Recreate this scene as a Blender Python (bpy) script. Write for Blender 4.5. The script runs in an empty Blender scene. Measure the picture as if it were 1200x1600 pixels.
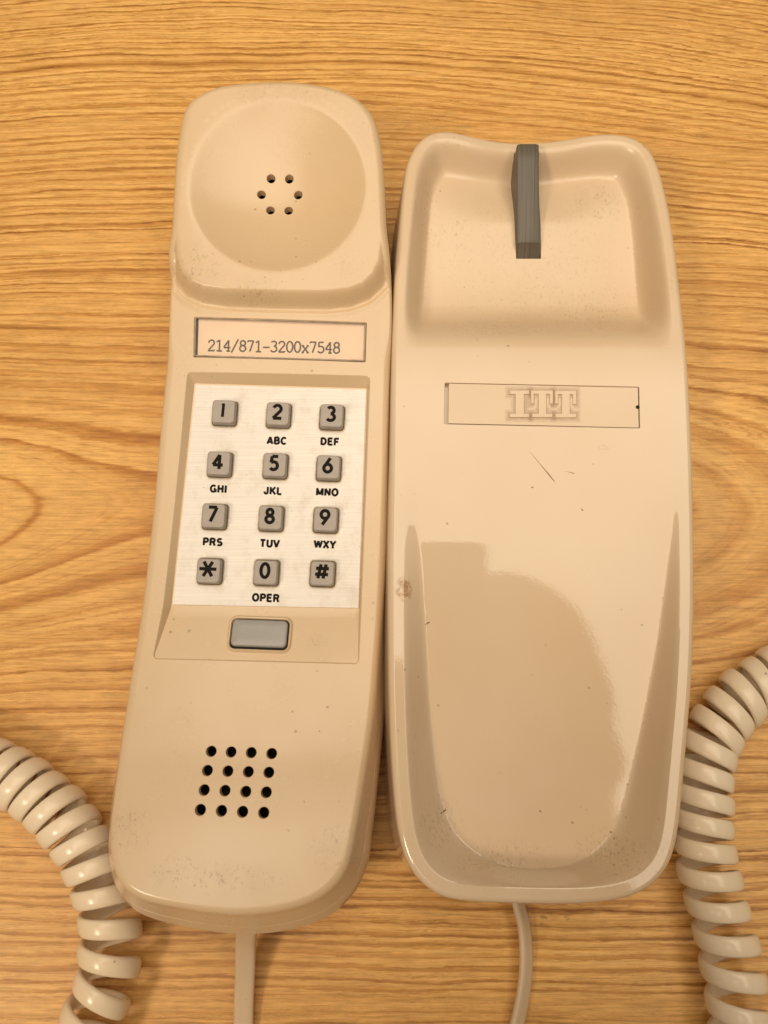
import bpy, bmesh, math, random
import numpy as np
from math import sin, cos, tan, pi, radians, sqrt, atan2
from mathutils import Vector, Matrix
from mathutils.geometry import delaunay_2d_cdt

random.seed(7)
rng = np.random.default_rng(7)
scene = bpy.context.scene
S = 0.001                                   # all measures below are millimetres

# ---------------------------------------------------------------- camera
DIST, TILT, FPX = 262.0, radians(14), 1330.0
cam_d = bpy.data.cameras.new('camera')
cam_d.sensor_fit = 'VERTICAL'; cam_d.sensor_height = 32; cam_d.lens = 32 * FPX / 1600
cam_d.clip_start = 0.01; cam_d.clip_end = 20
cam = bpy.data.objects.new('camera', cam_d)
scene.collection.objects.link(cam)
cam.location = (0, -DIST * sin(TILT) * S, DIST * cos(TILT) * S)
cam.rotation_euler = (TILT, 0, 0)
scene.camera = cam

# ---------------------------------------------------------------- light
world = bpy.data.worlds.new('World'); scene.world = world
world.use_nodes = True
bg = world.node_tree.nodes['Background']
bg.inputs['Color'].default_value = (1.0, 0.84, 0.66, 1)
bg.inputs['Strength'].default_value = 0.20

def area_lamp(name, loc, target, sx, sy, power, col):
    d = bpy.data.lights.new(name, 'AREA'); d.shape = 'RECTANGLE'; d.size = sx; d.size_y = sy
    d.energy = power; d.color = col
    o = bpy.data.objects.new(name, d); scene.collection.objects.link(o)
    o.location = loc
    o.rotation_euler = (Vector(target) - Vector(loc)).to_track_quat('-Z', 'Y').to_euler()
    return o
area_lamp('ceiling_lamp', (-0.62, -0.52, 1.05), (0, 0, 0), 0.20, 0.20, 6.0, (1.0, 0.80, 0.58))
area_lamp('ceiling_panel', (0.14, -0.035, 1.3), (0.14, -0.035, 0), 1.12, 1.43, 18.5, (1.0, 0.862, 0.672))
scene.view_settings.view_transform = 'Standard'
scene.view_settings.look = 'None'
scene.view_settings.exposure = -0.03
scene.view_settings.gamma = 1.0
scene.cycles.transparent_max_bounces = 32

# ---------------------------------------------------------------- helpers: objects
def link(name, me, parent=None, mat=None):
    o = bpy.data.objects.new(name, me); scene.collection.objects.link(o)
    if parent: o.parent = parent
    if mat and me is not None and not me.materials: me.materials.append(mat)
    return o

def thing(name, label, cat, loc=(0, 0, 0), group=None):
    o = bpy.data.objects.new(name, None); scene.collection.objects.link(o)
    o.empty_display_size = 0.01
    o.location = Vector(loc) * S
    o['label'] = label; o['category'] = cat
    if group: o['group'] = group
    return o

def tag(o, label=None, cat=None, group=None, kind=None):
    if label: o['label'] = label
    if cat: o['category'] = cat
    if group: o['group'] = group
    if kind: o['kind'] = kind
    return o

class MB:
    """collects vertices (mm) and faces; build() links them as ONE mesh object"""
    def __init__(self): self.v = []; self.f = []
    def add(self, vs, fs):
        n = len(self.v); self.v += [tuple(map(float, p)) for p in vs]
        self.f += [tuple(i + n for i in f) for f in fs]
    def bridge(self, loops, closed=True, flip=False):
        """list of point loops of equal length joined in order"""
        n = len(self.v); m = len(loops[0])
        for l in loops: self.v += [tuple(map(float, p)) for p in l]
        k = m if closed else m - 1
        for a in range(len(loops) - 1):
            for i in range(k):
                j = (i + 1) % m
                q = (n + a*m + i, n + a*m + j, n + (a+1)*m + j, n + (a+1)*m + i)
                self.f.append(q[::-1] if flip else q)
    def build(self, name, mat, parent=None, origin=(0, 0, 0), smooth=True, sharp=40, weld=0.0):
        ox, oy, oz = origin
        me = bpy.data.meshes.new(name)
        me.from_pydata([((x-ox)*S, (y-oy)*S, (z-oz)*S) for x, y, z in self.v], [], self.f)
        if weld:
            bm = bmesh.new(); bm.from_mesh(me)
            bmesh.ops.remove_doubles(bm, verts=bm.verts, dist=weld * S)
            bm.to_mesh(me); bm.free()
        me.update()
        if smooth:
            me.polygons.foreach_set('use_smooth', [True] * len(me.polygons))
            me.set_sharp_from_angle(angle=radians(sharp))
        me.materials.append(mat)
        o = link(name, me, parent)
        o.location = Vector(origin) * S
        if parent is not None:                       # children are given in world mm
            o.location = (Vector(origin) * S) - parent.location
        return o

# ---------------------------------------------------------------- helpers: geometry
def mm(px, py, z):
    """a point measured in the photograph, on the level z above the table, in millimetres"""
    u, v = px - 600, py - 800
    C = np.array([0, -DIST*sin(TILT), DIST*cos(TILT)])
    d = np.array([u/FPX, -v/FPX*cos(TILT) + sin(TILT), -v/FPX*sin(TILT) - cos(TILT)])
    return C + (z - C[2]) / d[2] * d

def on(px, py, zf, off=0.0):
    z = 28.0
    for _ in range(22):
        p = mm(px, py, z)
        z = .2*z + .8*(float(zf(np.array([p[0]]), np.array([p[1]]))[0]) + off)
    return mm(px, py, z)

def sm(t):
    t = np.clip(t, 0, 1); return t*t*(3 - 2*t)

def catmull(pts, n, closed=True):
    P = np.array(pts, float); m = len(P)
    out = []
    segs = m if closed else m - 1
    for i in range(segs):
        if closed: a, b, c, d = P[(i-1) % m], P[i], P[(i+1) % m], P[(i+2) % m]
        else:
            b, c = P[i], P[i+1]
            a = P[i-1] if i > 0 else 2*b - c
            d = P[i+2] if i+2 < m else 2*c - b
        for t in np.linspace(0, 1, 12, endpoint=False):
            out.append(.5*((2*b) + (-a+c)*t + (2*a-5*b+4*c-d)*t*t + (-a+3*b-3*c+d)*t**3))
    if not closed: out.append(P[-1])
    out = np.array(out)
    if closed: out = np.vstack([out, out[:1]])
    s = np.r_[0, np.cumsum(np.linalg.norm(np.diff(out, axis=0), axis=1))]
    q = np.linspace(0, s[-1], n + 1 if closed else n)
    if closed: q = q[:-1]
    return np.array([np.interp(q, s, out[:, k]) for k in range(P.shape[1])]).T

def relax(P, it):
    P = P.copy()
    for _ in range(it): P = .5*P + .25*np.roll(P, 1, 0) + .25*np.roll(P, -1, 0)
    return P

def normals2(P):
    """outward unit normals of a closed 2-D loop"""
    t = np.roll(P, -1, 0) - np.roll(P, 1, 0)
    t /= np.linalg.norm(t, axis=1)[:, None] + 1e-9
    n = np.c_[t[:, 1], -t[:, 0]]
    A = .5*np.sum(P[:, 0]*np.roll(P[:, 1], -1) - np.roll(P[:, 0], -1)*P[:, 1])
    return n if A > 0 else -n

def ccw(P):
    A = .5*np.sum(P[:, 0]*np.roll(P[:, 1], -1) - np.roll(P[:, 0], -1)*P[:, 1])
    return P if A > 0 else P[::-1]

def inside(x, y, L):
    r = np.zeros(len(x), bool)
    if len(x) < 400:
        x0, y0 = L[:, 0][None], L[:, 1][None]; x1, y1 = np.roll(x0, -1, 1), np.roll(y0, -1, 1)
        X, Y = np.asarray(x)[:, None], np.asarray(y)[:, None]
        k = (y1 > Y) != (y0 > Y)
        with np.errstate(divide='ignore', invalid='ignore'): c = X < (x0-x1)*(Y-y1)/(y0-y1) + x1
        return (k & c).sum(1) % 2 == 1
    x0, y0 = L[:, 0], L[:, 1]; x1, y1 = np.roll(x0, -1), np.roll(y0, -1)
    for a, b, c, d in zip(x0, y0, x1, y1):
        if b == d: continue
        k = ((b > y) != (d > y))
        r ^= k & (x < (c-a)*(y-b)/(d-b) + a)
    return r

def dist_to(x, y, L):
    """distance from points to a closed loop"""
    P = np.c_[x, y]; out = np.full(len(x), 1e9)
    A = L[:, :2]; B = np.roll(A, -1, 0)
    if len(P) < 400:
        D = B - A; q = (D**2).sum(1) + 1e-12; W = P[:, None, :] - A[None]
        t = np.clip((W*D[None]).sum(2)/q[None], 0, 1)
        return np.sqrt(((W - t[:, :, None]*D[None])**2).sum(2).min(1))
    for a, b in zip(A, B):
        ab = b - a; q = ab @ ab + 1e-12
        t = np.clip(((P - a) @ ab) / q, 0, 1)
        d = np.hypot(P[:, 0] - a[0] - t*ab[0], P[:, 1] - a[1] - t*ab[1])
        out = np.minimum(out, d)
    return out

def sheet(mb, outline, zf, step, holes=(), extra=(), skip=None):
    """a triangulated height field inside an outline, with openings left where the holes are"""
    loops = [ccw(np.asarray(outline)[:, :2])] + [ccw(np.asarray(h)[:, :2]) for h in holes]
    xs, ys = [], []; edges = []; n = 0
    L = list(loops)
    for l in L:
        m = len(l); xs += list(l[:, 0]); ys += list(l[:, 1])
        edges += [(n + i, n + (i+1) % m) for i in range(m)]; n += m
    ex = np.vstack([np.asarray(e)[:, :2] for e in extra]) if extra else np.zeros((0, 2))
    o = loops[0]
    gx = np.arange(o[:, 0].min(), o[:, 0].max(), step); gy = np.arange(o[:, 1].min(), o[:, 1].max(), step*.866)
    G = np.array([(x + (step/2 if j % 2 else 0), y) for j, y in enumerate(gy) for x in gx])
    if skip is not None: G = G[~skip(G[:, 0], G[:, 1])]
    if len(ex):
        k = np.ones(len(G), bool)
        for i in range(0, len(ex), 200):
            e = ex[i:i+200]
            d = np.min((G[:, None, 0]-e[None, :, 0])**2 + (G[:, None, 1]-e[None, :, 1])**2, axis=1)
            k &= d > (.5*step)**2
        G = np.vstack([G[k], ex])
    k = inside(G[:, 0], G[:, 1], o)
    for h in loops[1:]: k &= ~inside(G[:, 0], G[:, 1], h)
    G = G[k]
    for l in loops:
        x0, y0 = l.min(0) - step; x1, y1 = l.max(0) + step
        near = (G[:, 0] > x0) & (G[:, 0] < x1) & (G[:, 1] > y0) & (G[:, 1] < y1)
        d = np.full(len(G), 1e9); d[near] = dist_to(G[near, 0], G[near, 1], l)
        sp = np.median(np.linalg.norm(l - np.roll(l, 1, 0), axis=1))
        G = G[d > min(.45*step, .8*sp)]
    V = [Vector((a, b)) for a, b in zip(xs, ys)] + [Vector((a, b)) for a, b in G]
    vs, _, fs, _, _, _ = delaunay_2d_cdt(V, edges, [], 0, 1e-6)
    vs = np.array([tuple(p) for p in vs]); fs = np.array([tuple(f) for f in fs if len(f) == 3])
    c = vs[fs].mean(1)
    k = inside(c[:, 0], c[:, 1], o)
    for h in loops[1:]: k &= ~inside(c[:, 0], c[:, 1], h)
    fs = fs[k]
    a = vs[fs[:, 1]] - vs[fs[:, 0]]; b = vs[fs[:, 2]] - vs[fs[:, 0]]
    cr = a[:, 0]*b[:, 1] - a[:, 1]*b[:, 0]
    fs = np.where((cr > 0)[:, None], fs, fs[:, ::-1])
    z = zf(vs[:, 0], vs[:, 1])
    mb.add(np.c_[vs, z], fs.tolist())

def up3(L, zf): return np.c_[L[:, :2], zf(L[:, 0], L[:, 1])]

def polyloop(corners, rad, n_side, closed=True, arc=5):
    """closed polygon with rounded corners, sampled (2-D)"""
    P = [np.array(c[:2], float) for c in corners]; m = len(P); out = []
    for i in range(m):
        a, b, c = P[i-1], P[i], P[(i+1) % m]
        u = (a-b)/np.linalg.norm(a-b); v = (c-b)/np.linalg.norm(c-b)
        ang = math.acos(np.clip(u @ v, -1, 1))
        if ang > radians(165): out.append([b]); continue
        t = rad / tan(ang/2); ce = b + (u+v)/np.linalg.norm(u+v) * rad / sin(ang/2)
        p0, p1 = b + u*t, b + v*t
        a0 = atan2(*(p0-ce)[::-1]); a1 = atan2(*(p1-ce)[::-1])
        while a1 - a0 > pi: a1 -= 2*pi
        while a1 - a0 < -pi: a1 += 2*pi
        out.append([ce + rad*np.array([cos(a), sin(a)]) for a in np.linspace(a0, a1, arc)])
    res = []
    for i in range(m):
        res += out[i]
        a = out[i][-1]; b = out[(i+1) % m][0]
        res += [a + (b-a)*k/n_side for k in range(1, n_side)]
    return np.array(res)

def circle(cx, cy, r, n=20):
    return np.array([(cx + r*cos(2*pi*i/n), cy + r*sin(2*pi*i/n)) for i in range(n)])

# ---------------------------------------------------------------- helpers: materials
class NT:
    def __init__(self, name):
        self.m = bpy.data.materials.new(name); self.m.use_nodes = True
        self.t = self.m.node_tree; self.b = self.t.nodes['Principled BSDF']; self.out = self.t.nodes['Material Output']
        self.tc = self.t.nodes.new('ShaderNodeTexCoord')
    def n(self, typ, **kw):
        nd = self.t.nodes.new(typ)
        for k, v in kw.items(): setattr(nd, k, v)
        return nd
    def l(self, a, b): self.t.links.new(a, b)
    def setv(self, sock, v):
        if hasattr(v, 'is_linked') or hasattr(v, 'links'): self.l(v, sock)
        else: sock.default_value = v
    def math(self, op, a, b=0.0, c=None, clamp=False):
        nd = self.n('ShaderNodeMath', operation=op); nd.use_clamp = clamp
        self.setv(nd.inputs[0], a); self.setv(nd.inputs[1], b)
        if c is not None: self.setv(nd.inputs[2], c)
        return nd.outputs[0]
    def scaled(self, sx, sy, sz, loc=(0, 0, 0), rot=(0, 0, 0)):
        mp = self.n('ShaderNodeMapping'); mp.inputs['Scale'].default_value = (sx, sy, sz)
        mp.inputs['Location'].default_value = loc; mp.inputs['Rotation'].default_value = rot
        self.l(self.tc.outputs['Object'], mp.inputs['Vector']); return mp.outputs[0]
    def noise(self, vec, scale=1.0, detail=3, rough=.55, dim='3D', w=None):
        nd = self.n('ShaderNodeTexNoise'); nd.noise_dimensions = dim
        if dim != '1D' and vec is not None: self.l(vec, nd.inputs['Vector'])
        if w is not None: self.setv(nd.inputs['W'], w)
        nd.inputs['Scale'].default_value = scale; nd.inputs['Detail'].default_value = detail
        nd.inputs['Roughness'].default_value = rough
        return nd.outputs['Fac']
    def ramp(self, fac, stops):
        nd = self.n('ShaderNodeValToRGB'); e = nd.color_ramp.elements
        while len(e) < len(stops): e.new(.5)
        for q, (p, c) in zip(e, stops):
            q.position = p; q.color = (c if len(c) == 4 else (*c, 1)) if hasattr(c, '__len__') else (c, c, c, 1)
        self.l(fac, nd.inputs[0]); return nd.outputs[0]
    def mix(self, fac, a, b, blend='MIX'):
        nd = self.n('ShaderNodeMix', data_type='RGBA', blend_type=blend)
        self.setv(nd.inputs[0], fac)
        for s, v in ((nd.inputs[6], a), (nd.inputs[7], b)):
            if isinstance(v, tuple): s.default_value = (*v, 1) if len(v) == 3 else v
            else: self.l(v, s)
        return nd.outputs[2]
    def bump(self, h, strength=.2, dist=.0002, normal=None):
        nd = self.n('ShaderNodeBump'); nd.inputs['Strength'].default_value = strength
        nd.inputs['Distance'].default_value = dist; self.l(h, nd.inputs['Height'])
        if normal is not None: self.l(normal, nd.inputs['Normal'])
        return nd.outputs[0]
    def spot(self, x, y, r, soft=.6, sy=1.0):
        """a patch round a place on the object (mm), 1 inside, 0 outside"""
        mp = self.n('ShaderNodeMapping'); mp.vector_type = 'POINT'
        mp.inputs['Scale'].default_value = (1000/r, 1000/(r*sy), 0)
        mp.inputs['Location'].default_value = (-x/r, -y/(r*sy), 0)
        self.l(self.tc.outputs['Object'], mp.inputs['Vector'])
        ln = self.n('ShaderNodeVectorMath', operation='LENGTH'); self.l(mp.outputs[0], ln.inputs[0])
        mr = self.n('ShaderNodeMapRange'); mr.interpolation_type = 'SMOOTHSTEP'
        self.l(ln.outputs['Value'], mr.inputs[0])
        mr.inputs[1].default_value = 1 - soft; mr.inputs[2].default_value = 1
        mr.inputs[3].default_value = 1; mr.inputs[4].default_value = 0
        return mr.outputs[0]

def plastic(name, base, rough=.3, grime=(), pits=.35, specks=.5, yellow=.25, spec=.5, ox=0, matte_y=None, stains=()):
    n = NT(name)
    big = n.noise(n.scaled(14, 14, 14), 1, 3)
    c = n.mix(n.ramp(big, [(.35, 0.0), (.7, 1.0)]), base, tuple(base[i]*f for i, f in enumerate((.95, .90, .82))))
    if yellow == 0: c = n.mix(0.0, base, base)
    # small dark specks, sparse, gathered by a wide noise
    vo = n.n('ShaderNodeTexVoronoi'); vo.inputs['Scale'].default_value = 210
    wob = n.noise(n.scaled(900, 900, 900), 1, 2)
    vv = n.n('ShaderNodeVectorMath', operation='SCALE'); vv.inputs['Scale'].default_value = 1.0
    n.l(n.tc.outputs['Object'], vv.inputs[0]); n.l(vv.outputs[0], vo.inputs['Vector'])
    d = n.math('SUBTRACT', vo.outputs['Distance'], n.math('MULTIPLY', wob, .12))
    tiny = n.ramp(d, [(.0, 1.0), (.035, 0.0)])
    rare = n.ramp(n.noise(n.scaled(40, 40, 40), 1, 2), [(.50, 0.0), (.62, 1.0)])
    sp = n.math('MULTIPLY', n.math('MULTIPLY', tiny, rare), specks)
    c = n.mix(sp, c, (.10, .065, .035))
    # scuffed grime gathered in chosen places
    gn = n.noise(n.scaled(1100, 700, 900, rot=(0, 0, .5)), 1, 5, .75)
    gs = n.ramp(gn, [(.54, 0.0), (.66, 1.0)])
    gl = n.ramp(n.noise(n.scaled(160, 120, 120), 1, 4, .6), [(.42, 0.0), (.62, 1.0)])
    for (x, y, r, sy, amt) in grime:
        amt *= .6
        k = n.spot(x - ox, y, r, .9, sy)
        f = n.math('MULTIPLY', n.math('MULTIPLY', k, gs), amt)
        c = n.mix(f, c, (.16, .105, .055))
        f2 = n.math('MULTIPLY', n.math('MULTIPLY', k, gl), amt*.2)
        c = n.mix(f2, c, (.33, .24, .14))
    for (x, y, r, sy, amt) in stains:
        k = n.spot(x - ox, y, r, .35, sy)
        f = n.ramp(n.noise(n.scaled(520, 420, 400), 1, 4, .7), [(.42, 0.0), (.56, 1.0)])
        c = n.mix(n.math('MULTIPLY', n.math('MULTIPLY', k, f), amt), c, (.38, .20, .085))
    n.l(c, n.b.inputs['Base Color'])
    r2 = n.noise(n.scaled(60, 60, 60), 1, 4, .6)
    rr = n.n('ShaderNodeMapRange'); n.l(r2, rr.inputs[0])
    rr.inputs[1].default_value = .3; rr.inputs[2].default_value = .7
    rr.inputs[3].default_value = rough*.85; rr.inputs[4].default_value = rough*1.2
    rgh = rr.outputs[0]
    if matte_y is not None:      # the earpiece hollow is moulded with a matt grain, the rest is worn smooth
        sp3 = n.n('ShaderNodeSeparateXYZ'); n.l(n.tc.outputs['Object'], sp3.inputs[0])
        k3 = n.math('MULTIPLY', n.math('SUBTRACT', sp3.outputs[1], matte_y*.001), 60.0, clamp=True)
        rgh = n.math('ADD', rgh, n.math('MULTIPLY', k3, .24))
    n.l(rgh, n.b.inputs['Roughness'])
    n.b.inputs['Specular IOR Level'].default_value = spec
    n.b.inputs['Subsurface Weight'].default_value = 0.0
    h = n.noise(n.scaled(1300, 1300, 1300), 1, 2, .6)
    n.l(n.bump(h, pits, .00006), n.b.inputs['Normal'])
    return n.m

def simple(name, col, rough=.5, metal=0.0, spec=.5, var=.06, vs=400, bump=.0, bs=900):
    n = NT(name)
    f = n.noise(n.scaled(vs, vs, vs), 1, 4, .6)
    c = n.mix(n.ramp(f, [(.3, 0.0), (.7, 1.0)]), tuple(k*(1-var) for k in col), tuple(min(1, k*(1+var)) for k in col))
    n.l(c, n.b.inputs['Base Color'])
    n.b.inputs['Roughness'].default_value = rough; n.b.inputs['Metallic'].default_value = metal
    n.b.inputs['Specular IOR Level'].default_value = spec
    if bump: n.l(n.bump(n.noise(n.scaled(bs, bs, bs), 1, 3), bump, .00008), n.b.inputs['Normal'])
    return n.m

def wood_material():
    n = NT('oak_grain_laminate')
    s1000 = n.scaled(1000, 1000, 1000)
    sep = n.n('ShaderNodeSeparateXYZ'); n.l(s1000, sep.inputs[0])
    x, y = sep.outputs[0], sep.outputs[1]
    M = n.math
    w1 = n.noise(n.scaled(5.0, 11, 1, (3.1, 1.7, 0)), 1, 2, .5)
    w2 = n.noise(n.scaled(16, 45, 1, (0, 7.3, 0)), 1, 2, .5)
    w3 = n.noise(n.scaled(45, 520, 1), 1, 3, .6)
    yy = M('ADD', y, M('MULTIPLY', M('SUBTRACT', w1, .5), 13.0))
    yy = M('ADD', yy, M('MULTIPLY', M('SUBTRACT', w2, .5), 4.0))
    yy = M('ADD', yy, M('MULTIPLY', M('SUBTRACT', w3, .5), 2.2))
    w4 = n.noise(n.scaled(260, 1700, 1), 1, 2, .6)
    yy = M('ADD', yy, M('MULTIPLY', M('SUBTRACT', w4, .5), 1.1))
    xx = M('ADD', x, M('MULTIPLY', M('SUBTRACT', w3, .5), 5.0))
    # the whole board arches gently: highest left of the middle, falling to the right
    arch = M('MULTIPLY', M('POWER', M('ABSOLUTE', M('MULTIPLY', M('ADD', x, 30), 1/150)), 2.0), 13.0)
    up = n.ramp(M('DIVIDE', M('ADD', y, 20), 160, clamp=True), [(0, 0.0), (1, 1.0)])
    yy = M('ADD', yy, M('MULTIPLY', arch, up))
    yc = M('SUBTRACT', yy, 1.0)
    root = M('SQRT', M('ADD', M('MULTIPLY', yc, yc), 14.0**2))
    fade = M('EXPONENT', M('MULTIPLY', M('MULTIPLY', yc, yc), -1/(38.0**2)))
    gl = M('EXPONENT', M('MULTIPLY', M('POWER', M('ABSOLUTE', M('MULTIPLY', M('ADD', xx, 150), 1/52)), 2.0), -1.0))
    gr = M('DIVIDE', M('SUBTRACT', xx, 66), 150, clamp=True)
    F = M('SUBTRACT', root, M('MULTIPLY', M('MULTIPLY', gl, fade), 27.0))
    F = M('ADD', F, M('MULTIPLY', M('MULTIPLY', gr, fade), 60.0))
    # irregular growth rings: widths and strengths vary from ring to ring
    n1 = n.noise(None, .085, 2, .5, '1D', F)
    Fp = M('MAXIMUM', M('ADD', F, 22.0), 0.5)
    ph = M('ADD', M('MULTIPLY', M('POWER', Fp, 1.9), .0020), M('MULTIPLY', n1, 2.0))
    fr = M('FRACT', ph)
    ring = n.ramp(fr, [(0, 0.45), (.08, 0.0), (.42, 0.0), (.68, .30), (.90, 1.0), (1.0, .45)])
    ring2 = n.noise(None, .8, 3, .7, '1D', F)
    ring2 = n.ramp(ring2, [(.50, 0.0), (.62, 1.0)])
    brok2 = n.ramp(n.noise(n.scaled(30, 420, 1, (1, 4, 0)), 1, 3, .6), [(.35, .1), (.60, 1.0)])
    amp = n.ramp(n.noise(None, .16, 1, .5, '1D', M('ADD', F, 71.0)), [(.30, .25), (.65, 1.0)])
    amp = M('MAXIMUM', amp, M('MULTIPLY', M('MULTIPLY', gl, fade), 1.0))
    broken = n.ramp(n.noise(n.scaled(22, 190, 1, (5, 0, 0)), 1, 3, .6), [(.28, .35), (.62, 1.0)])
    dark = M('MULTIPLY', M('MULTIPLY', ring, amp), broken)
    dark = M('ADD', M('MULTIPLY', dark, .95), M('MULTIPLY', M('MULTIPLY', M('MULTIPLY', ring2, brok2), M('SUBTRACT', 1.0, M('MULTIPLY', fade, .8))), .46), clamp=True)
    c = n.ramp(dark, [(0, (.80, .475, .155)), (.35, (.58, .29, .068)), (1, (.27, .10, .016))])
    c = n.mix(M('MULTIPLY', M('MULTIPLY', fade, dark), .75), c, (.46, .165, .028))
    # broad warm and pale zones
    zone = n.ramp(n.noise(n.scaled(7, 26, 1, (9, 2, 0)), 1, 2, .5), [(.35, 0.0), (.65, 1.0)])
    c = n.mix(M('MULTIPLY', zone, .35), c, (.50, .245, .070), 'MIX')
    # fibres and pores
    fib = n.noise(n.scaled(60, 1300, 1), 1, 4, .72)
    c = n.mix(.72, c, n.ramp(fib, [(.25, (.50, .46, .40)), (.5, (1, 1, 1)), (.75, (1.30, 1.34, 1.42))]), 'MULTIPLY')
    blot = n.noise(n.scaled(230, 520, 1), 1, 3, .6)
    c = n.mix(.35, c, n.ramp(blot, [(.3, (.72, .68, .62)), (.65, (1.12, 1.12, 1.12))]), 'MULTIPLY')
    por = n.ramp(n.noise(n.scaled(95, 2300, 1, (2, 2, 0)), 1, 1, .5), [(.66, 0.0), (.74, 1.0)])
    c = n.mix(M('MULTIPLY', por, .42), c, (.26, .12, .035))
    # a few stains near the lower right
    st = n.ramp(n.noise(n.scaled(330, 520, 1), 1, 4, .65), [(.58, 0.0), (.68, 1.0)])
    for (sx, sy_, r, a) in ((46, -117, 13, .55), (38, -113, 6, .5), (-4, -120, 7, .4), (60, -117, 6, .4), (92, -30, 5, .3)):
        c = n.mix(M('MULTIPLY', M('MULTIPLY', n.spot(sx, sy_, r, .8, .6), st), a), c, (.20, .10, .04))
    hs = n.n('ShaderNodeHueSaturation'); hs.inputs['Saturation'].default_value = 1.0; hs.inputs['Value'].default_value = 1.0
    n.l(c, hs.inputs['Color']); n.l(hs.outputs[0], n.b.inputs['Base Color'])
    n.b.inputs['Roughness'].default_value = .42; n.b.inputs['Specular IOR Level'].default_value = .35
    h = M('ADD', M('MULTIPLY', fib, .7), M('MULTIPLY', dark, -.5))
    n.l(n.bump(h, .35, .0001), n.b.inputs['Normal'])
    return n.m

BASE_C = (.70, .55, .39)
HAND_C = (.68, .52, .34)
mat_wood = wood_material()
mat_hand = plastic('aged_cream_plastic_handset', HAND_C, .25, ox=-33, pits=.25, spec=.6, grime=[
    (-53, 61, 12, .8, .95), (-36, 54, 12, .45, .8), (-10, 62, 7, 1, .5), (-30, 112, 22, .3, .5), (-4, 100, 8, 1.2, .35),
    (-62, -88, 8, 1.0, .8), (-38, -99, 22, .22, .9), (-12, -92, 9, 1.0, .7), (-50, -97, 9, .5, .8), (-18, -42, 4, .7, .9),
    (-52, -62, 4, 1.2, .45), (-28, 98, 8, 1, .3)])
mat_base = plastic('aged_cream_plastic_base', BASE_C, .045, ox=43, matte_y=24, pits=.12, spec=.6, stains=[(5.2, -29, 2.6, 1.5, .85), (74.5, -92, 2.0, 2.6, .6), (60, 10, 2, .5, .2)], grime=[
    (43, 72, 46, .9, .35), (20, 82, 9, 1.1, .55), (66, 92, 11, .9, .75), (30, 48, 30, .22, .6), (62, 54, 22, .7, .5), (12, 88, 7, 2.2, .4),
    (14, -88, 9, 1.0, .85), (30, -97, 20, .35, .7), (58, -95, 12, .7, .8), (70, -92, 7, .8, .6), 
    (55, 22, 18, .5, .4), (84, 60, 4, 1.4, .5), (20, 108, 9, .4, .55), (8, -70, 5, 3, .3)])
mat_cord = plastic('grey_cream_vinyl_cord', (.84, .715, .54), .22, pits=.2, specks=.6, spec=.45)
mat_cord2 = plastic('pale_cream_vinyl_cord', (.66, .52, .36), .35, pits=.2, specks=.3)
mat_key = simple('grey_key_plastic', (.37, .325, .285), .38, var=.05, bump=.12)
mat_hook = None
mat_ink = simple('black_key_ink', (.012, .009, .007), .75, var=.1, spec=.15)
mat_type = simple('typewriter_ink', (.030, .022, .018), .8, var=.35, vs=2500)
mat_dark = simple('dark_hollow_and_shadow', (.010, .007, .004), .8)
mat_lip = simple('dusty_key_surround', (.62, .53, .39), .45, var=.25, vs=700)
mat_gap = simple('dark_seam', (.17, .12, .075), .8, var=.3, vs=900)
mat_paper = simple('cream_paper', (.74, .575, .44), .75, var=.05, vs=150, bump=.1)

def plate_material():
    n = NT('brushed_pale_metal')
    st = n.noise(n.scaled(40, 2600, 1, rot=(0, 0, .04)), 1, 3, .6)
    c = n.ramp(st, [(.3, (.64, .60, .555)), (.7, (.76, .715, .665))])
    gr = n.ramp(n.noise(n.scaled(170, 130, 1), 1, 5, .7), [(.50, 0.0), (.72, 1.0)])
    c = n.mix(n.math('MULTIPLY', gr, .45), c, (.50, .41, .32))
    dk = n.ramp(n.noise(n.scaled(1100, 800, 1), 1, 3, .7), [(.66, 0.0), (.72, 1.0)])
    ed = n.noise(n.scaled(60, 60, 1), 1, 2)
    c = n.mix(n.math('MULTIPLY', n.math('MULTIPLY', dk, n.ramp(ed, [(.45, 0.0), (.6, 1.0)])), .7), c, (.14, .09, .05))
    n.l(c, n.b.inputs['Base Color'])
    n.b.inputs['Metallic'].default_value = .25; n.b.inputs['Roughness'].default_value = .46
    n.l(n.bump(st, .10, .0001), n.b.inputs['Normal'])
    return n.m
mat_plate = plate_material()

def hook_material():
    n = NT('dark_grey_hook_plastic')
    rb = n.noise(n.scaled(1500, 18, 1), 1, 2, .6)
    c = n.ramp(rb, [(.3, (.088, .074, .055)), (.7, (.145, .124, .097))])
    n.l(c, n.b.inputs['Base Color']); n.b.inputs['Roughness'].default_value = .46
    n.l(n.bump(rb, .7, .00025), n.b.inputs['Normal'])
    return n.m
mat_hook = hook_material()

def window_material():
    n = NT('clear_acrylic_window')
    tr = n.n('ShaderNodeBsdfTransparent'); tr.inputs[0].default_value = (1.0, .985, .96, 1)
    gl = n.n('ShaderNodeBsdfGlossy'); gl.inputs['Roughness'].default_value = .16
    n.l(n.bump(n.noise(n.scaled(55, 55, 55), 1, 2), .35, .0006), gl.inputs['Normal'])
    fr = n.n('ShaderNodeFresnel'); fr.inputs[0].default_value = 1.49
    mx = n.n('ShaderNodeMixShader'); n.l(n.math('MULTIPLY', fr.outputs[0], .6), mx.inputs[0])
    n.l(tr.outputs[0], mx.inputs[1]); n.l(gl.outputs[0], mx.inputs[2]); n.l(mx.outputs[0], n.out.inputs[0])
    return n.m
mat_window = window_material()

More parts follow.
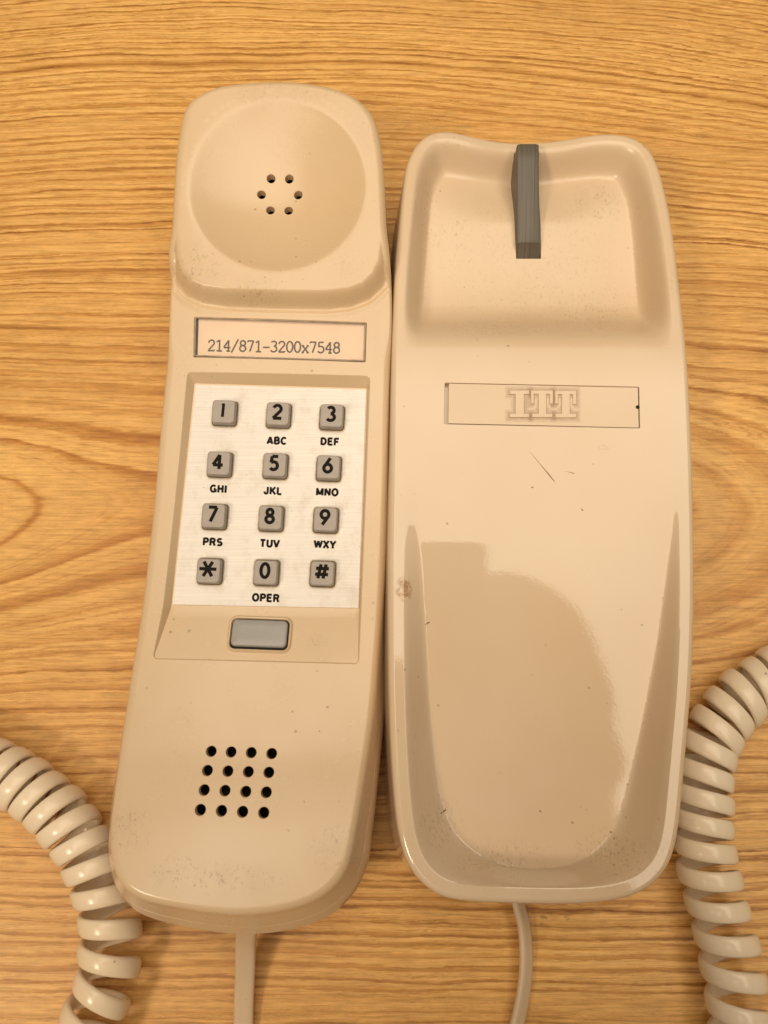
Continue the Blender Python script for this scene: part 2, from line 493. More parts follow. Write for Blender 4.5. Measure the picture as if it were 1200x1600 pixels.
# ---------------------------------------------------------------- table
tb = MB()
b = 900
tb.add([(-b, -b, 0), (b, -b, 0), (b, b, 0), (-b, b, 0), (-b, -b, -25), (b, -b, -25), (b, b, -25), (-b, b, -25)],
       [(0, 1, 2, 3), (7, 6, 5, 4), (0, 4, 5, 1), (1, 5, 6, 2), (2, 6, 7, 3), (3, 7, 4, 0)])
t = tb.build('table_top', mat_wood, smooth=False)
tag(t, 'golden oak-grained table top under the telephone', None, None, 'structure')

# ---------------------------------------------------------------- lettering drawn with strokes
def arc(cx, cy, rx, ry, a0, a1, n=12):
    return [(cx + rx*cos(radians(a0 + (a1-a0)*i/n)), cy + ry*sin(radians(a0 + (a1-a0)*i/n))) for i in range(n+1)]

# each glyph: advance width, strokes (cap height 1); geometric sans for the keys
KEYG = {
 '1': (.5, [[(.27, 0), (.27, 1)], [(.10, .80), (.27, .97)]]),
 '2': (.7, [arc(.35, .70, .24, .24, 165, -35, 12) + [(.09, .07), (.64, .07)]]),
 '3': (.7, [arc(.33, .735, .21, .205, 150, -88, 12), arc(.33, .275, .25, .225, 92, -150, 14)]),
 '4': (.75, [[(.47, 0), (.47, .93), (.07, .27), (.70, .27)]]),
 '5': (.7, [[(.60, .94), (.22, .94), (.155, .53)] + arc(.33, .32, .25, .26, 118, -145, 14)]),
 '6': (.7, [arc(.35, .31, .25, .255, 0, 360, 20), [(.50, .98), (.13, .42)]]),
 '7': (.7, [[(.07, .93), (.60, .93), (.22, .0)]]),
 '8': (.7, [arc(.35, .73, .19, .195, 0, 360, 18), arc(.35, .275, .24, .22, 0, 360, 20)]),
 '9': (.7, [arc(.35, .69, .25, .255, 0, 360, 20), [(.20, .02), (.57, .58)]]),
 '0': (.7, [arc(.35, .5, .25, .435, 0, 360, 26)]),
 '*': (1.0, [[(.03, .5), (.97, .5)], [(.26, .10), (.74, .90)], [(.26, .90), (.74, .10)]]),
 '#': (.95, [[(.25, .06), (.41, .94)], [(.57, .06), (.73, .94)], [(.07, .31), (.87, .31)], [(.11, .68), (.91, .68)]]),
}
CAPG = {
 'A': (.72, [[(.05, 0), (.36, .98), (.67, 0)], [(.17, .27), (.55, .27)]]),
 'B': (.72, [[(.12, 0), (.12, 1)], [(.12, .93), (.38, .93)] + arc(.38, .725, .19, .205, 90, -90, 8) + [(.12, .52)], [(.12, .07), (.40, .07)] + arc(.40, .295, .22, .225, -90, 90, 8)]),
 'C': (.74, [arc(.38, .5, .29, .43, 42, 318, 18)]),
 'D': (.74, [[(.12, 0), (.12, 1)], [(.12, .93), (.30, .93)] + arc(.30, .5, .33, .43, 90, -90, 14) + [(.12, .07)]]),
 'E': (.66, [[(.12, 0), (.12, 1)], [(.12, .93), (.60, .93)], [(.12, .52), (.55, .52)], [(.12, .07), (.62, .07)]]),
 'F': (.62, [[(.12, 0), (.12, 1)], [(.12, .93), (.60, .93)], [(.12, .50), (.53, .50)]]),
 'G': (.78, [arc(.39, .5, .30, .43, 42, 330, 18) + [(.67, .46), (.42, .46)], [(.67, .46), (.67, 0)]]),
 'H': (.74, [[(.12, 0), (.12, 1)], [(.62, 0), (.62, 1)], [(.12, .52), (.62, .52)]]),
 'I': (.28, [[(.14, 0), (.14, 1)]]),
 'J': (.58, [[(.45, 1), (.45, .30)] + arc(.27, .28, .18, .21, 0, -180, 10) + [(.09, .36)]]),
 'K': (.74, [[(.12, 0), (.12, 1)], [(.66, 1), (.18, .42)], [(.30, .56), (.70, 0)]]),
 'L': (.60, [[(.12, 1), (.12, .07), (.58, .07)]]),
 'M': (.88, [[(.11, 0), (.11, .97), (.44, .10), (.77, .97), (.77, 0)]]),
 'N': (.76, [[(.12, 0), (.12, .95), (.64, .05), (.64, 1)]]),
 'O': (.80, [arc(.40, .5, .31, .43, 0, 360, 24)]),
 'P': (.68, [[(.12, 0), (.12, 1)], [(.12, .93), (.38, .93)] + arc(.38, .70, .21, .23, 90, -90, 10) + [(.12, .47)]]),
 'R': (.74, [[(.12, 0), (.12, 1)], [(.12, .93), (.40, .93)] + arc(.40, .715, .20, .215, 90, -90, 10) + [(.12, .50)], [(.46, .48), (.64, 0)]]),
 'S': (.70, [arc(.35, .715, .23, .215, 30, 245, 12) + arc(.35, .285, .25, .215, 65, -150, 12)]),
 'T': (.66, [[(.03, .93), (.63, .93)], [(.33, 0), (.33, .93)]]),
 'U': (.74, [[(.12, 1), (.12, .33)] + arc(.37, .33, .25, .26, 180, 360, 12) + [(.62, 1)]]),
 'V': (.68, [[(.04, 1), (.34, .03), (.64, 1)]]),
 'W': (.96, [[(.04, 1), (.26, .04), (.48, .95), (.70, .04), (.92, 1)]]),
 'X': (.70, [[(.06, 0), (.64, 1)], [(.06, 1), (.64, 0)]]),
 'Y': (.70, [[(.04, 1), (.35, .46), (.66, 1)], [(.35, .46), (.35, 0)]]),
}
TYPG = {
 '0': [arc(.3, .5, .23, .46, 0, 360, 24)],
 '1': [[(.08, .80), (.31, .97), (.31, .03)], [(.10, .03), (.52, .03)]],
 '2': [[(.07, .72)] + arc(.29, .72, .21, .24, 170, -25, 12) + [(.06, .04), (.52, .04), (.52, .14)]],
 '3': [arc(.27, .75, .20, .21, 150, -90, 12), arc(.27, .29, .24, .25, 90, -155, 14)],
 '4': [[(.40, .97), (.05, .33), (.55, .33)], [(.40, .97), (.40, .03)], [(.26, .03), (.54, .03)]],
 '5': [[(.50, .95), (.14, .95), (.12, .54)] + arc(.28, .32, .24, .28, 125, -150, 14)],
 '7': [[(.07, .84), (.07, .95), (.51, .95), (.25, .02)]],
 '8': [arc(.3, .74, .19, .21, 0, 360, 18), arc(.3, .28, .22, .25, 0, 360, 20)],
 '/': [[(.04, -.10), (.54, 1.08)]],
 '-': [[(.04, .42), (.56, .42)]],
 'x': [[(.08, .03), (.50, .62)], [(.08, .62), (.52, .03)], [(.02, .03), (.20, .03)], [(.40, .03), (.58, .03)], [(.02, .62), (.20, .62)], [(.40, .62), (.56, .62)]],
}

def ribbon(mb, pts, w, z, M, th):
    """one flat stroke of width w, raised a hair, mapped to 3-D by M"""
    P = np.array(pts, float)
    closed = np.linalg.norm(P[0] - P[-1]) < 1e-6 and len(P) > 3
    if closed: P = P[:-1]
    n = len(P); Lp, Rp = [], []
    for i in range(n):
        a = P[(i-1) % n] if (closed or i > 0) else None
        c = P[(i+1) % n] if (closed or i < n-1) else None
        d1 = (P[i]-a)/(np.linalg.norm(P[i]-a)+1e-9) if a is not None else None
        d2 = (c-P[i])/(np.linalg.norm(c-P[i])+1e-9) if c is not None else None
        if d1 is None: d1 = d2
        if d2 is None: d2 = d1
        n1 = np.array([-d1[1], d1[0]]); n2 = np.array([-d2[1], d2[0]])
        mn = n1 + n2; l = np.linalg.norm(mn)
        mn = mn/l if l > 1e-3 else n1
        k = min(1/max(mn @ n1, .35), 2.0)
        Lp.append(P[i] + mn*w/2*k); Rp.append(P[i] - mn*w/2*k)
    seg = n if closed else n-1
    top = [M(*p, z+th) for p in Lp] + [M(*p, z+th) for p in Rp]
    bot = [M(*p, z) for p in Lp] + [M(*p, z) for p in Rp]
    fs = []
    for i in range(seg):
        j = (i+1) % n
        fs.append((i, n+i, n+j, j))
        fs.append((i, j, 2*n+j, 2*n+i)); fs.append((n+i, 3*n+i, 3*n+j, n+j))
    if not closed:
        fs.append((0, 2*n, 3*n, n)); fs.append((n-1, 2*n-1, 4*n-1, 3*n-1))
    mb.add(top + bot, fs)

def write(mb, text, G, x0, y0, h, w, M, xs=1.0, gap=.10, mono=None, th=.03):
    """text with its baseline starting at x0,y0 (mm in the frame M)"""
    x = x0; k = 0
    for ch in text:
        if ch == ' ': x += .4*h; continue
        adv, st = (mono, G[ch]) if mono else G[ch]
        parts = []
        for s in st:
            cur = [s[0]]
            for i_ in range(1, len(s)):
                cur.append(s[i_])
                if i_ < len(s)-1:
                    a_ = np.subtract(s[i_], s[i_-1]); b_ = np.subtract(s[i_+1], s[i_])
                    if a_ @ b_ < .2*np.linalg.norm(a_)*np.linalg.norm(b_): parts.append(cur); cur = [s[i_]]
            parts.append(cur)
        for s in parts:
            ribbon(mb, [(x + px*h*xs, y0 + py*h) for px, py in s], w, (k % 9)*.004, M, th); k += 1
        x += (adv*xs + (0 if mono else gap))*h
    return x - x0

def text_width(text, G, h, xs, gap): return sum((G[c][0]*xs + gap)*h for c in text) - gap*h

def true_normals(o, zf, oz):
    """corner normals of a moulded height-field surface taken from the surface itself"""
    me = o.data; n = len(me.vertices); co = np.empty(n*3); me.vertices.foreach_get('co', co); co = co.reshape(-1, 3)/S
    co = co + np.array(oz)
    x, y = co[:, 0], co[:, 1]; e = .12
    z = zf(x, y); hit = np.abs(z - co[:, 2]) < .012
    gx = (zf(x+e, y) - zf(x-e, y))/(2*e); gy = (zf(x, y+e) - zf(x, y-e))/(2*e)
    N = np.c_[-gx, -gy, np.ones(n)]; N /= np.linalg.norm(N, axis=1)[:, None]
    L = len(me.loops); vi = np.empty(L, int); me.loops.foreach_get('vertex_index', vi)
    cn = np.empty(L*3); me.corner_normals.foreach_get('vector', cn); cn = cn.reshape(-1, 3)
    k = hit[vi] & ((cn*N[vi]).sum(1) > .8)
    cn[k] = N[vi][k]
    me.normals_split_custom_set(cn.tolist())

# ---------------------------------------------------------------- handset
HY = np.array([-125, -106, -96, -89, -79, -70, -60, -48, -35, -20, -5, 10, 29, 45, 60, 120], float)
HZ = np.array([41, 38.2, 36.6, 35.2, 32.2, 29.4, 27.4, 25.9, 25.6, 26.1, 27.3, 29.0, 31.8, 33.6, 35, 40], float)
_yy = np.arange(-130, 130, .5); _zz = np.interp(_yy, HY, HZ)
for _ in range(60): _zz[1:-1] = .25*_zz[:-2] + .5*_zz[1:-1] + .25*_zz[2:]
def Hh(y): return np.interp(y, _yy, _zz)
def Eh(y): return 39.0 + (y - 52)*.135
EAR_PX = [(266, 367), (270, 300), (275, 233), (282, 187), (291, 161), (310, 145), (345, 132), (390, 127), (440, 125), (490, 129), (533, 139), (562, 154), (583, 177), (593, 207), (599, 250), (602, 300), (604, 350)]
HND_L = [(267, 400), (268, 430), (266, 470), (264, 520), (259, 575), (249, 675), (238, 800), (219, 960), (204, 1050), (189, 1150), (182, 1200), (174, 1260), (170, 1310), (172, 1345)]
HND_B = [(183, 1378), (203, 1400), (235, 1413), (280, 1422), (330, 1430), (380, 1433), (440, 1427), (490, 1412), (525, 1388), (546, 1355)]
HND_R = [(556, 1310), (567, 1245), (585, 1120), (592, 1035), (599, 940), (604, 850), (607, 700), (609, 600), (612, 520), (612, 460), (609, 410)]
earf = lambda x, y: Eh(y) - 1.0
hanf = lambda x, y: Hh(y) - 1.2
M_h = [on(*p, earf)[:2] for p in EAR_PX] + [on(*p, hanf)[:2] for p in HND_R[::-1]] + [on(*p, hanf)[:2] for p in HND_B[::-1]] + [on(*p, hanf)[:2] for p in HND_L[::-1]]
M_h = relax(ccw(catmull(M_h, 460)), 6)
N_h = normals2(M_h)
for _ in range(8): N_h = .5*N_h + .25*np.roll(N_h, 1, 0) + .25*np.roll(N_h, -1, 0)
N_h /= np.linalg.norm(N_h, axis=1)[:, None]

# footprint of the raised earpiece
EL = [on(*p, lambda x, y: Eh(y))[:2] for p in [(269, 378), (271, 402), (279, 424), (294, 441), (316, 451), (350, 456), (430, 459), (510, 460), (545, 456), (570, 446), (588, 429), (599, 406), (603, 378)]]
top_l, top_r = np.array([-75., 75.]), np.array([20., 75.])
EARF = np.array([(EL[0][0]-9, 130), (EL[0][0]-9, EL[0][1]+14), (EL[0][0]-1.0, EL[0][1]+7)] + [tuple(p) for p in EL] +
                [(EL[-1][0]+1.2, EL[-1][1]+7), (EL[-1][0]+9, EL[-1][1]+14), (EL[-1][0]+9, 130)])
EARF = ccw(EARF)
dish_c = on(433, 288, lambda x, y: Eh(y))[:2]; DISH_R = 24.9; DISH_D = 6.5
slot_fade = 0
def hf(x, y):
    x = np.asarray(x, float); y = np.asarray(y, float)
    H = Hh(y) - .35*((x + 30.5 + (y < 1e9)*(-(y-0)*.055))/30)**2
    d = dist_to(x, y, EARF); ins = inside(x, y, EARF); sd = np.where(ins, -d, d)
    t = sm((sd + 2.3)/4.6)**1.7
    E = Eh(y) - .5*((x + 29)/30)**4
    z = E + (H - E)*t
    # small raised welt at the foot of the step
    z = z + .30*np.exp(-((sd-3.5)/.7)**2)
    r = np.hypot(x - dish_c[0], (y - dish_c[1])/1.0)
    f_ = 1 - (r/DISH_R)**2; z = z - DISH_D*(f_ + np.sqrt(f_*f_ + .0016))/2 * (r < DISH_R + 3) + 0*x
    return z
hand = thing('telephone_handset', 'cream push-button telephone handset lying face up left of the cradle', 'telephone handset', (-33, 0, 0))

R_F = (2.4 - 1.5*np.exp(-((M_h[:, 1] - 50)/11)**4))[:, None]
L0 = M_h - N_h*R_F; R_1 = R_F[:, 0]
def small_hole(c, r, n=18, depth=2.2):
    return circle(c[0], c[1], r, n)
ear_holes = [on(*p, lambda x, y: hf(x, y))[:2] for p in [(423.5, 279), (452, 279.5), (408.5, 304), (466, 304.5), (422.5, 328.5), (451, 329)]]
mic_px = [(330, 1174), (361, 1175), (392.5, 1176), (424.5, 1177.5), (324, 1204), (356, 1205), (388, 1206), (420, 1207), (319, 1234.5), (351.5, 1235.5), (384, 1237), (416, 1238), (313, 1265.5), (346, 1267), (379, 1268.5), (412, 1270)]
mic_holes = [on(*p, lambda x, y: hf(x, y))[:2] for p in mic_px]
holes = [circle(c[0], c[1], 1.38, 18) for c in ear_holes] + [circle(c[0], c[1], 1.48, 18) for c in mic_holes]
# keypad recess
zrec = lambda x, y: 22.7 + (y + 32)*(28.8 - 22.7)/61
def zfloor(x, y):
    p = zrec(x, y)
    k = np.clip((-33.2 - y)/14.2, 0, 1)
    end = Hh(np.full_like(y, -47.4)) - .45
    return np.where(y > -33.2, p, zrec(x, np.full_like(y, -33.2))*(1-k) + end*k)
A_px = [(292, 580), (579, 586.5), (565, 948), (561, 1038), (237, 1030), (254, 946)]
B_px = [(304, 599), (574, 607), (561.5, 950), (559, 1036), (240, 1028.5), (268, 946)]
A_c = [on(*p, lambda x, y: Hh(y))[:2] for p in A_px]
B_c = [on(*p, zfloor)[:2] for p in B_px]
recA = polyloop(A_c, 1.3, 40); recB = polyloop(B_c, .5, 40)
assert len(recA) == len(recB)
# number label recess
LW = [(302.5, 494), (573.5, 503), (571.5, 566), (301.5, 558)]
lab = polyloop([on(*p, lambda x, y: Hh(y))[:2] for p in LW], .4, 30)

body = MB()
ex = []
for r in (DISH_R - .6, DISH_R - .25, DISH_R, DISH_R + .3): ex.append(circle(*dish_c, r, 160))
for k in np.arange(-2.4, 4.4, .4):
    q = catmull(EARF, 330); ex.append(q + normals2(q)*k)
sheet(body, L0, hf, 1.1, [recA, lab] + holes, ex)
# edge rounding, side walls and curved back
z0 = hf(L0[:, 0], L0[:, 1])
Bk = lambda y: 1.0 + 12.0*((y - 22)/130)**2*(1 + .35*(y < 22))
yy_ = M_h[:, 1]
flare = np.interp(yy_, [-112, -108, -104, -98, -90, -75, -55, -20, 20, 60, 118], [6.6, 6.3, 5.8, 4.6, 3.8, 3.2, 2.3, 1.2, .9, 1.4, 1.0])
loops = []
for a in (0, 15, 30, 45, 60, 78):
    a = radians(a)
    P = L0 + N_h*R_F*sin(a); loops.append(np.c_[P, z0 - R_1*(1-cos(a))])
back_z = Bk(yy_)
zt = loops[-1][:, 2]; zb = np.minimum(back_z + 9.0, zt - 4)
P78 = loops[-1][:, :2]
split_k = .62
for k in (.2, .4, .6):
    loops.append(np.c_[P78 + N_h*(flare*k)[:, None], zt + (zb-zt)*k])
# fine seam between the two shells
for k, ins_ in ((.615, 0.0), (.618, .35), (.640, .35), (.643, 0.05)):
    loops.append(np.c_[P78 + N_h*(flare*k - ins_)[:, None], zt + (zb-zt)*k])
for k in (.8, 1.0):
    loops.append(np.c_[P78 + N_h*(flare*k)[:, None], zt + (zb-zt)*k])
Pm = loops[-1][:, :2]
for a in (20, 40, 60, 80, 90):
    a = radians(a); loops.append(np.c_[Pm - N_h*9*(1-cos(a)), zb - (zb-back_z)*sin(a)])
cen = np.array([-33.0, 0.0])
Pb = loops[-1]
for k in (.7, .4, .15):
    q = Pb.copy(); q[:, :2] = np.c_[-33 + (Pb[:, 0]+33)*k, Pb[:, 1]]; q[:, 2] = np.maximum(.4, Pb[:, 2] - 1.0*(1-k)); loops.append(q)
body.bridge(loops, flip=True)
# recess walls
rl = [up3(recA, hf)]
for off, dz in ((.12, -.06), (.24, -.22)):
    P = recA - normals2(recA)*off; rl.append(np.c_[P, hf(recA[:, 0], recA[:, 1]) + dz])
zb_ = zfloor(recB[:, 0], recB[:, 1])
rl[-1] = np.c_[rl[-1][:, :2], np.maximum(rl[-1][:, 2], zb_ + .02)]
rl.append(np.c_[recB, zb_])
body.bridge(rl, flip=False)
sheet(body, recB, zfloor, 2.0)
# label recess walls and floor
def recess(mb, loop, depth, lipr=.12, floor=True, zf=hf, draft=0.0):
    z = zf(loop[:, 0], loop[:, 1]); Nn = normals2(loop)
    ls = [np.c_[loop, z], np.c_[loop - Nn*lipr*.4, z - lipr*.3], np.c_[loop - Nn*lipr, z - lipr], np.c_[loop - Nn*(lipr+draft), z - depth]]
    mb.bridge(ls)
    if floor: sheet(mb, loop - Nn*(lipr+draft), lambda x, y: zf(x, y) - depth, 2.5)
    return ls[-1]
recess(body, lab, 1.5)
for h in holes:
    recess(body, ccw(h), 2.6, lipr=.14, floor=False)
true_normals(body.build('handset_body', mat_hand, hand, (-33, 0, 0), sharp=38, weld=.002), hf, (-33, 0, 0))
# dark hollow seen through the holes: a shallow cup behind each group
def cup(center, r, name):
    m = MB(); lo = circle(center[0], center[1], r, 32)
    zt_ = hf(lo[:, 0], lo[:, 1])
    zc = float(hf(np.array([center[0]]), np.array([center[1]]))[0])
    zr = np.minimum(zt_, zc) - 2.4
    m.bridge([np.c_[lo, zr], np.c_[lo, zr - 5]], flip=False)
    m.add([(*p, q - 5) for p, q in zip(lo, zr)], [tuple(range(32))])
    return m.build(name, mat_dark, hand, (center[0], center[1], zc - 4))
cup(np.mean(ear_holes, 0), 9, 'receiver_capsule')
cup(np.mean(mic_holes, 0), 13, 'microphone_capsule')

# label: paper strip, number, clear window
def zlab(x, y): return Hh(y)
def quad_sheet(mb, corners, zf, inset=0.0, th=.1, nx=24, ny=6):
    c = [np.array(p[:2]) for p in corners]; ce = sum(c)/4
    c = [p + (ce-p)/np.linalg.norm(ce-p)*inset for p in c]
    g = []
    for j in range(ny+1):
        for i in range(nx+1):
            a = c[0] + (c[1]-c[0])*i/nx; b = c[3] + (c[2]-c[3])*i/nx; g.append(a + (b-a)*j/ny)
    g = np.array(g); z = zf(g[:, 0], g[:, 1])
    n = len(g); W = nx+1
    fs = [(j*W+i, (j+1)*W+i, (j+1)*W+i+1, j*W+i+1) for j in range(ny) for i in range(nx)]
    mb.add(np.c_[g, z+th], fs)
    mb.add(np.c_[g, z], [f[::-1] for f in fs])
    rim = [i for i in range(nx)] + [j*W+nx for j in range(ny)] + [ny*W+i for i in range(nx, 0, -1)] + [j*W for j in range(ny, 0, -1)]
    P = g[rim]; mb.bridge([np.c_[P, z[rim]], np.c_[P, z[rim]+th]], flip=True)
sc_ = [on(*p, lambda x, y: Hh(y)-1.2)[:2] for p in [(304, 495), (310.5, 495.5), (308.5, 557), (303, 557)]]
m = MB(); quad_sheet(m, sc_, lambda x, y: Hh(y) - 1.30, 0, .05, 2, 6)  # dark strip painting in the shadow under the recess's left edge
m.build('label_edge_shadow', mat_dark, hand, (*np.mean(sc_, 0), 32), smooth=False)
lc = [on(*p, lambda x, y: Hh(y)-1.3)[:2] for p in [(308, 497), (572, 505), (570, 565), (307, 559)]]
m = MB(); quad_sheet(m, lc, lambda x, y: Hh(y) - 1.45, 0.0, .12)
m.build('paper_label', mat_paper, hand, (*np.mean(lc, 0), 32))
wc = [on(*p, lambda x, y: Hh(y)-.4)[:2] for p in LW]
def zwin(x, y):
    return Hh(y) - .75 + .22*np.cos((x+29)/24*1.4)
m = MB(); quad_sheet(m, wc, zwin, .45, .3)
win = m.build('label_window', mat_window, hand, (*np.mean(wc, 0), 33))
# lens frame: a thin clear edge round the window
m = MB()
fr = polyloop(wc, .4, 20); Nn = normals2(fr)
zz = Hh(fr[:, 1])
m.bridge([np.c_[fr - Nn*.22, zz - .55], np.c_[fr - Nn*.30, zz - .30], np.c_[fr - Nn*.62, zz - .30], np.c_[fr - Nn*.70, zz - .60]], flip=False)
mat_edge = simple('dirty_window_edge', (.30, .225, .15), .3, var=.4, vs=300)
m.build('window_edge', mat_edge, hand, (*np.mean(wc, 0), 33))

a_l = on(324, 548.5, lambda x, y: Hh(y)-1.3); a_r = on(531, 552.5, lambda x, y: Hh(y)-1.3)
ang = atan2(a_r[1]-a_l[1], a_r[0]-a_l[0])
def frame_on(orig, ang, zf, off):
    ca, sa = cos(ang), sin(ang)
    def M(x, y, z):
        X = orig[0] + ca*x - sa*y; Y = orig[1] + sa*x + ca*y
        return (X, Y, float(zf(np.array([X]), np.array([Y]))[0]) + off + z)
    return M
m = MB(); M = frame_on(a_l, ang, lambda x, y: Hh(y), -1.32)
txt = '214/871-3200x7548'; Wt = np.linalg.norm(a_r[:2]-a_l[:2]); adv = Wt/(len(txt)-1+.93)
hT = 3.35
write(m, txt, {k: v for k, v in TYPG.items()}, 0, 0, hT, .46, M, xs=adv/hT/.60, mono=adv/hT/(adv/hT/.60), th=.02)
m.build('typed_number', mat_type, hand, (a_l[0], a_l[1], 32), smooth=False)

# keypad plate
pc = [on(*p, lambda x, y: zrec(x, y)+.4)[:2] for p in [(306, 601), (572, 609), (560, 950), (270, 944.5)]]
m = MB(); quad_sheet(m, pc, lambda x, y: zrec(x, y)+.03, 0, .40, 12, 14)
PC = (*np.mean(pc, 0), 26)
plate = m.build('keypad_plate', mat_plate, hand, PC, smooth=False)
zp = lambda x, y: zrec(x, y) + .43
def child_of_part(mb, name, mat, part, origin, **k):
    o = mb.build(name, mat, None, origin, **k); o.parent = part
    o.location = Vector(origin)*S - part.location - (part.parent.location if part.parent else Vector())
    return o
KEYS = [('1', 352, 647), ('2', 436, 650.5), ('3', 519, 653.5), ('4', 344.5, 727), ('5', 431, 729.5), ('6', 514, 733), ('7', 336.5, 808), ('8', 424.5, 811), ('9', 509.5, 813.5), ('*', 329, 893), ('0', 417, 895.5), ('#', 504.5, 897)]
LET = {'2': ('ABC', 432.5, 694), '3': ('DEF', 515, 695.5), '4': ('GHI', 341, 769.5), '5': ('JKL', 426, 772.5), '6': ('MNO', 511, 774.5), '7': ('PRS', 332, 852.5), '8': ('TUV', 421, 855), '9': ('WXY', 507.5, 856.5), '0': ('OPER', 415, 940)}
ROT = radians(-2.4); SL = atan2(6.1, 61)
def rrect(w, h, r, n=4): 
    return ccw(polyloop([(-w/2, -h/2), (w/2, -h/2), (w/2, h/2), (-w/2, h/2)], r, n, arc=5))
def key_mesh():
    m = MB(); prof = [(0, 0, 6.6, 6.8, .8), (0, .2, 6.6, 6.8, .8), (0, 2.55, 6.34, 6.54, .95), (0, 2.78, 6.28, 6.48, .95), (0, 2.93, 6.12, 6.32, .95), (0, 3.0, 5.9, 6.1, .9), (0, 3.01, 5.5, 5.7, .8)]
    ls = []
    for _, z, w, h, r in prof:
        q = rrect(w, h, r); ls.append(np.c_[q, np.full(len(q), z)])
    m.bridge(ls, flip=False)
    m.f = [f[::-1] for f in m.f]; m.f = [f[::-1] for f in m.f]
    # softly dished top
    last = ls[-1]
    for s_, z in ((.66, 3.0), (.33, 2.99)):
        q = last.copy(); q[:, :2] *= s_; q[:, 2] = z; m.bridge([ls[-1], q]); ls.append(q)
    m.add(ls[-1], [tuple(range(len(last)))])
    return m
kproto = None; lproto = None; gproto = None
for ch, px, py in KEYS:
    p = on(px, py, zp)
    if kproto is None:
        k = key_mesh().build('push_key', mat_key, None, (0, 0, 0), sharp=50, weld=.001); kproto = k.data
        bm = bmesh.new(); bm.from_mesh(kproto); bmesh.ops.recalc_face_normals(bm, faces=bm.faces); bm.to_mesh(kproto); bm.free()
        kproto.polygons.foreach_set('use_smooth', [True]*len(kproto.polygons))
    else:
        k = link('push_key', kproto)
    k.parent = hand
    k.location = Vector(p)*S - hand.location + Vector((0, 0, 0))
    k.rotation_euler = Matrix.Rotation(ROT, 3, 'Z').to_euler()
    k.rotation_euler = (Matrix.Rotation(SL, 3, 'X') @ Matrix.Rotation(ROT, 3, 'Z')).to_euler()
    k['label'] = {'*': 'grey key marked with an asterisk', '#': 'grey key marked with a hash sign'}.get(ch, 'grey key marked %s' % ch)
    # printed digit
    m = MB(); hD = 4.25
    w_ = (KEYG[ch][0])*hD*(1.16 if ch == '*' else 1)
    hh = {'*': hD*1.16, '#': hD*1.02}.get(ch, hD)
    ysh = {'*': -.5*hh + .42}.get(ch, -.40*hD)
    x0 = -w_/2 - .15
    if ch == '1':
        ribbon(m, [(-.15, -1.6), (-.02, 2.2)], .80, 3.03, lambda x, y, z: (x, y, z), .03)
        ribbon(m, [(-.50, 1.72), (-.02, 2.18)], .50, 3.036, lambda x, y, z: (x, y, z), .03)
    else:
        write(m, ch, KEYG, x0, ysh + .05, hh, .90, lambda x, y, z: (x, y, z + 3.03), th=.03)
    d = m.build('key_digit', mat_ink, None, (0, 0, 0), smooth=False); d.parent = k
    # dusty lip and gap where the key passes through the plate
    if lproto is None:
        m = MB(); a = rrect(7.0, 7.2, .95); b_ = rrect(7.15, 7.35, 1.0); c_ = rrect(7.5, 7.7, 1.15); d_ = rrect(7.65, 7.85, 1.2)
        z = lambda q, v: np.c_[q, np.full(len(q), v)]
        m.bridge([z(d_, 0.0), z(c_, .16), z(b_, .16), z(a, 0.02)], flip=False)
        l = m.build('key_surround', mat_lip, None, (0, 0, 0)); lproto = l.data
        m = MB(); m.add(z(a, .015), [tuple(range(len(a)))])
        g = m.build('key_gap', mat_gap, None, (0, 0, 0), smooth=False); gproto = g.data
    else:
        l = link('key_surround', lproto); g = link('key_gap', gproto)
    for o in (l, g):
        o.parent = plate; o.location = Vector(p)*S - Vector(PC)*S; o.rotation_euler = k.rotation_euler
    if ch in LET:
        s_, lx, ly = LET[ch]
        h = 2.05; xs = 1.13; gap = .12
        o = on(lx, ly, zp); m = MB(); W_ = text_width(s_, CAPG, h, xs, gap)
        ca, sa = cos(ROT), sin(ROT); oo = (o[0] - ca*W_/2, o[1] - sa*W_/2)
        write(m, s_, CAPG, 0, 0, h, .62, frame_on(oo, ROT, zp, .004), xs=xs, gap=gap, th=.015)
        child_of_part(m, 'key_letters', mat_ink, plate, (o[0], o[1], o[2]), smooth=False)

# recall button on the ramp below the plate
rb = on(406, 991.5, zfloor)
rs = atan2(float(zfloor(np.array([0.]), np.array([-38.]))[0] - zfloor(np.array([0.]), np.array([-44.]))[0]), 6)
MR = (Matrix.Rotation(rs, 3, 'X') @ Matrix.Rotation(radians(-2.2), 3, 'Z'))
z = lambda q, v: np.c_[q, np.full(len(q), v)]
m = MB()
m.bridge([z(rrect(17.4, 10.2, 2.3, 6), -.05), z(rrect(17.0, 9.8, 2.1, 6), .50), z(rrect(16.5, 9.3, 2.0, 6), .68), z(rrect(15.9, 8.7, 1.5, 6), .60), z(rrect(15.5, 8.3, 1.4, 6), .05)], flip=False)
o = m.build('button_frame', mat_hand, None, (0, 0, 0)); o.parent = hand
o.location = Vector(rb)*S - hand.location; o.rotation_euler = MR.to_euler(); bframe = o
m = MB(); q = rrect(15.6, 8.4, 1.4, 6); m.add(z(q, .06), [tuple(range(len(q)))])
o = m.build('button_gap', mat_dark, None, (0, 0, 0), smooth=False); o.parent = bframe
m = MB()
ls = [z(rrect(14.9, 7.4, 1.2, 6), .05), z(rrect(14.8, 7.3, 1.2, 6), .75), z(rrect(14.5, 7.0, 1.1, 6), 1.0), z(rrect(13.9, 6.4, 1.0, 6), 1.12), z(rrect(9, 3.4, .5, 6), 1.08)]
m.bridge(ls, flip=False); m.add(ls[-1], [tuple(range(len(ls[-1])))])
mat_btn = simple('blue_grey_button', (.36, .345, .33), .33, var=.04, bump=.1)
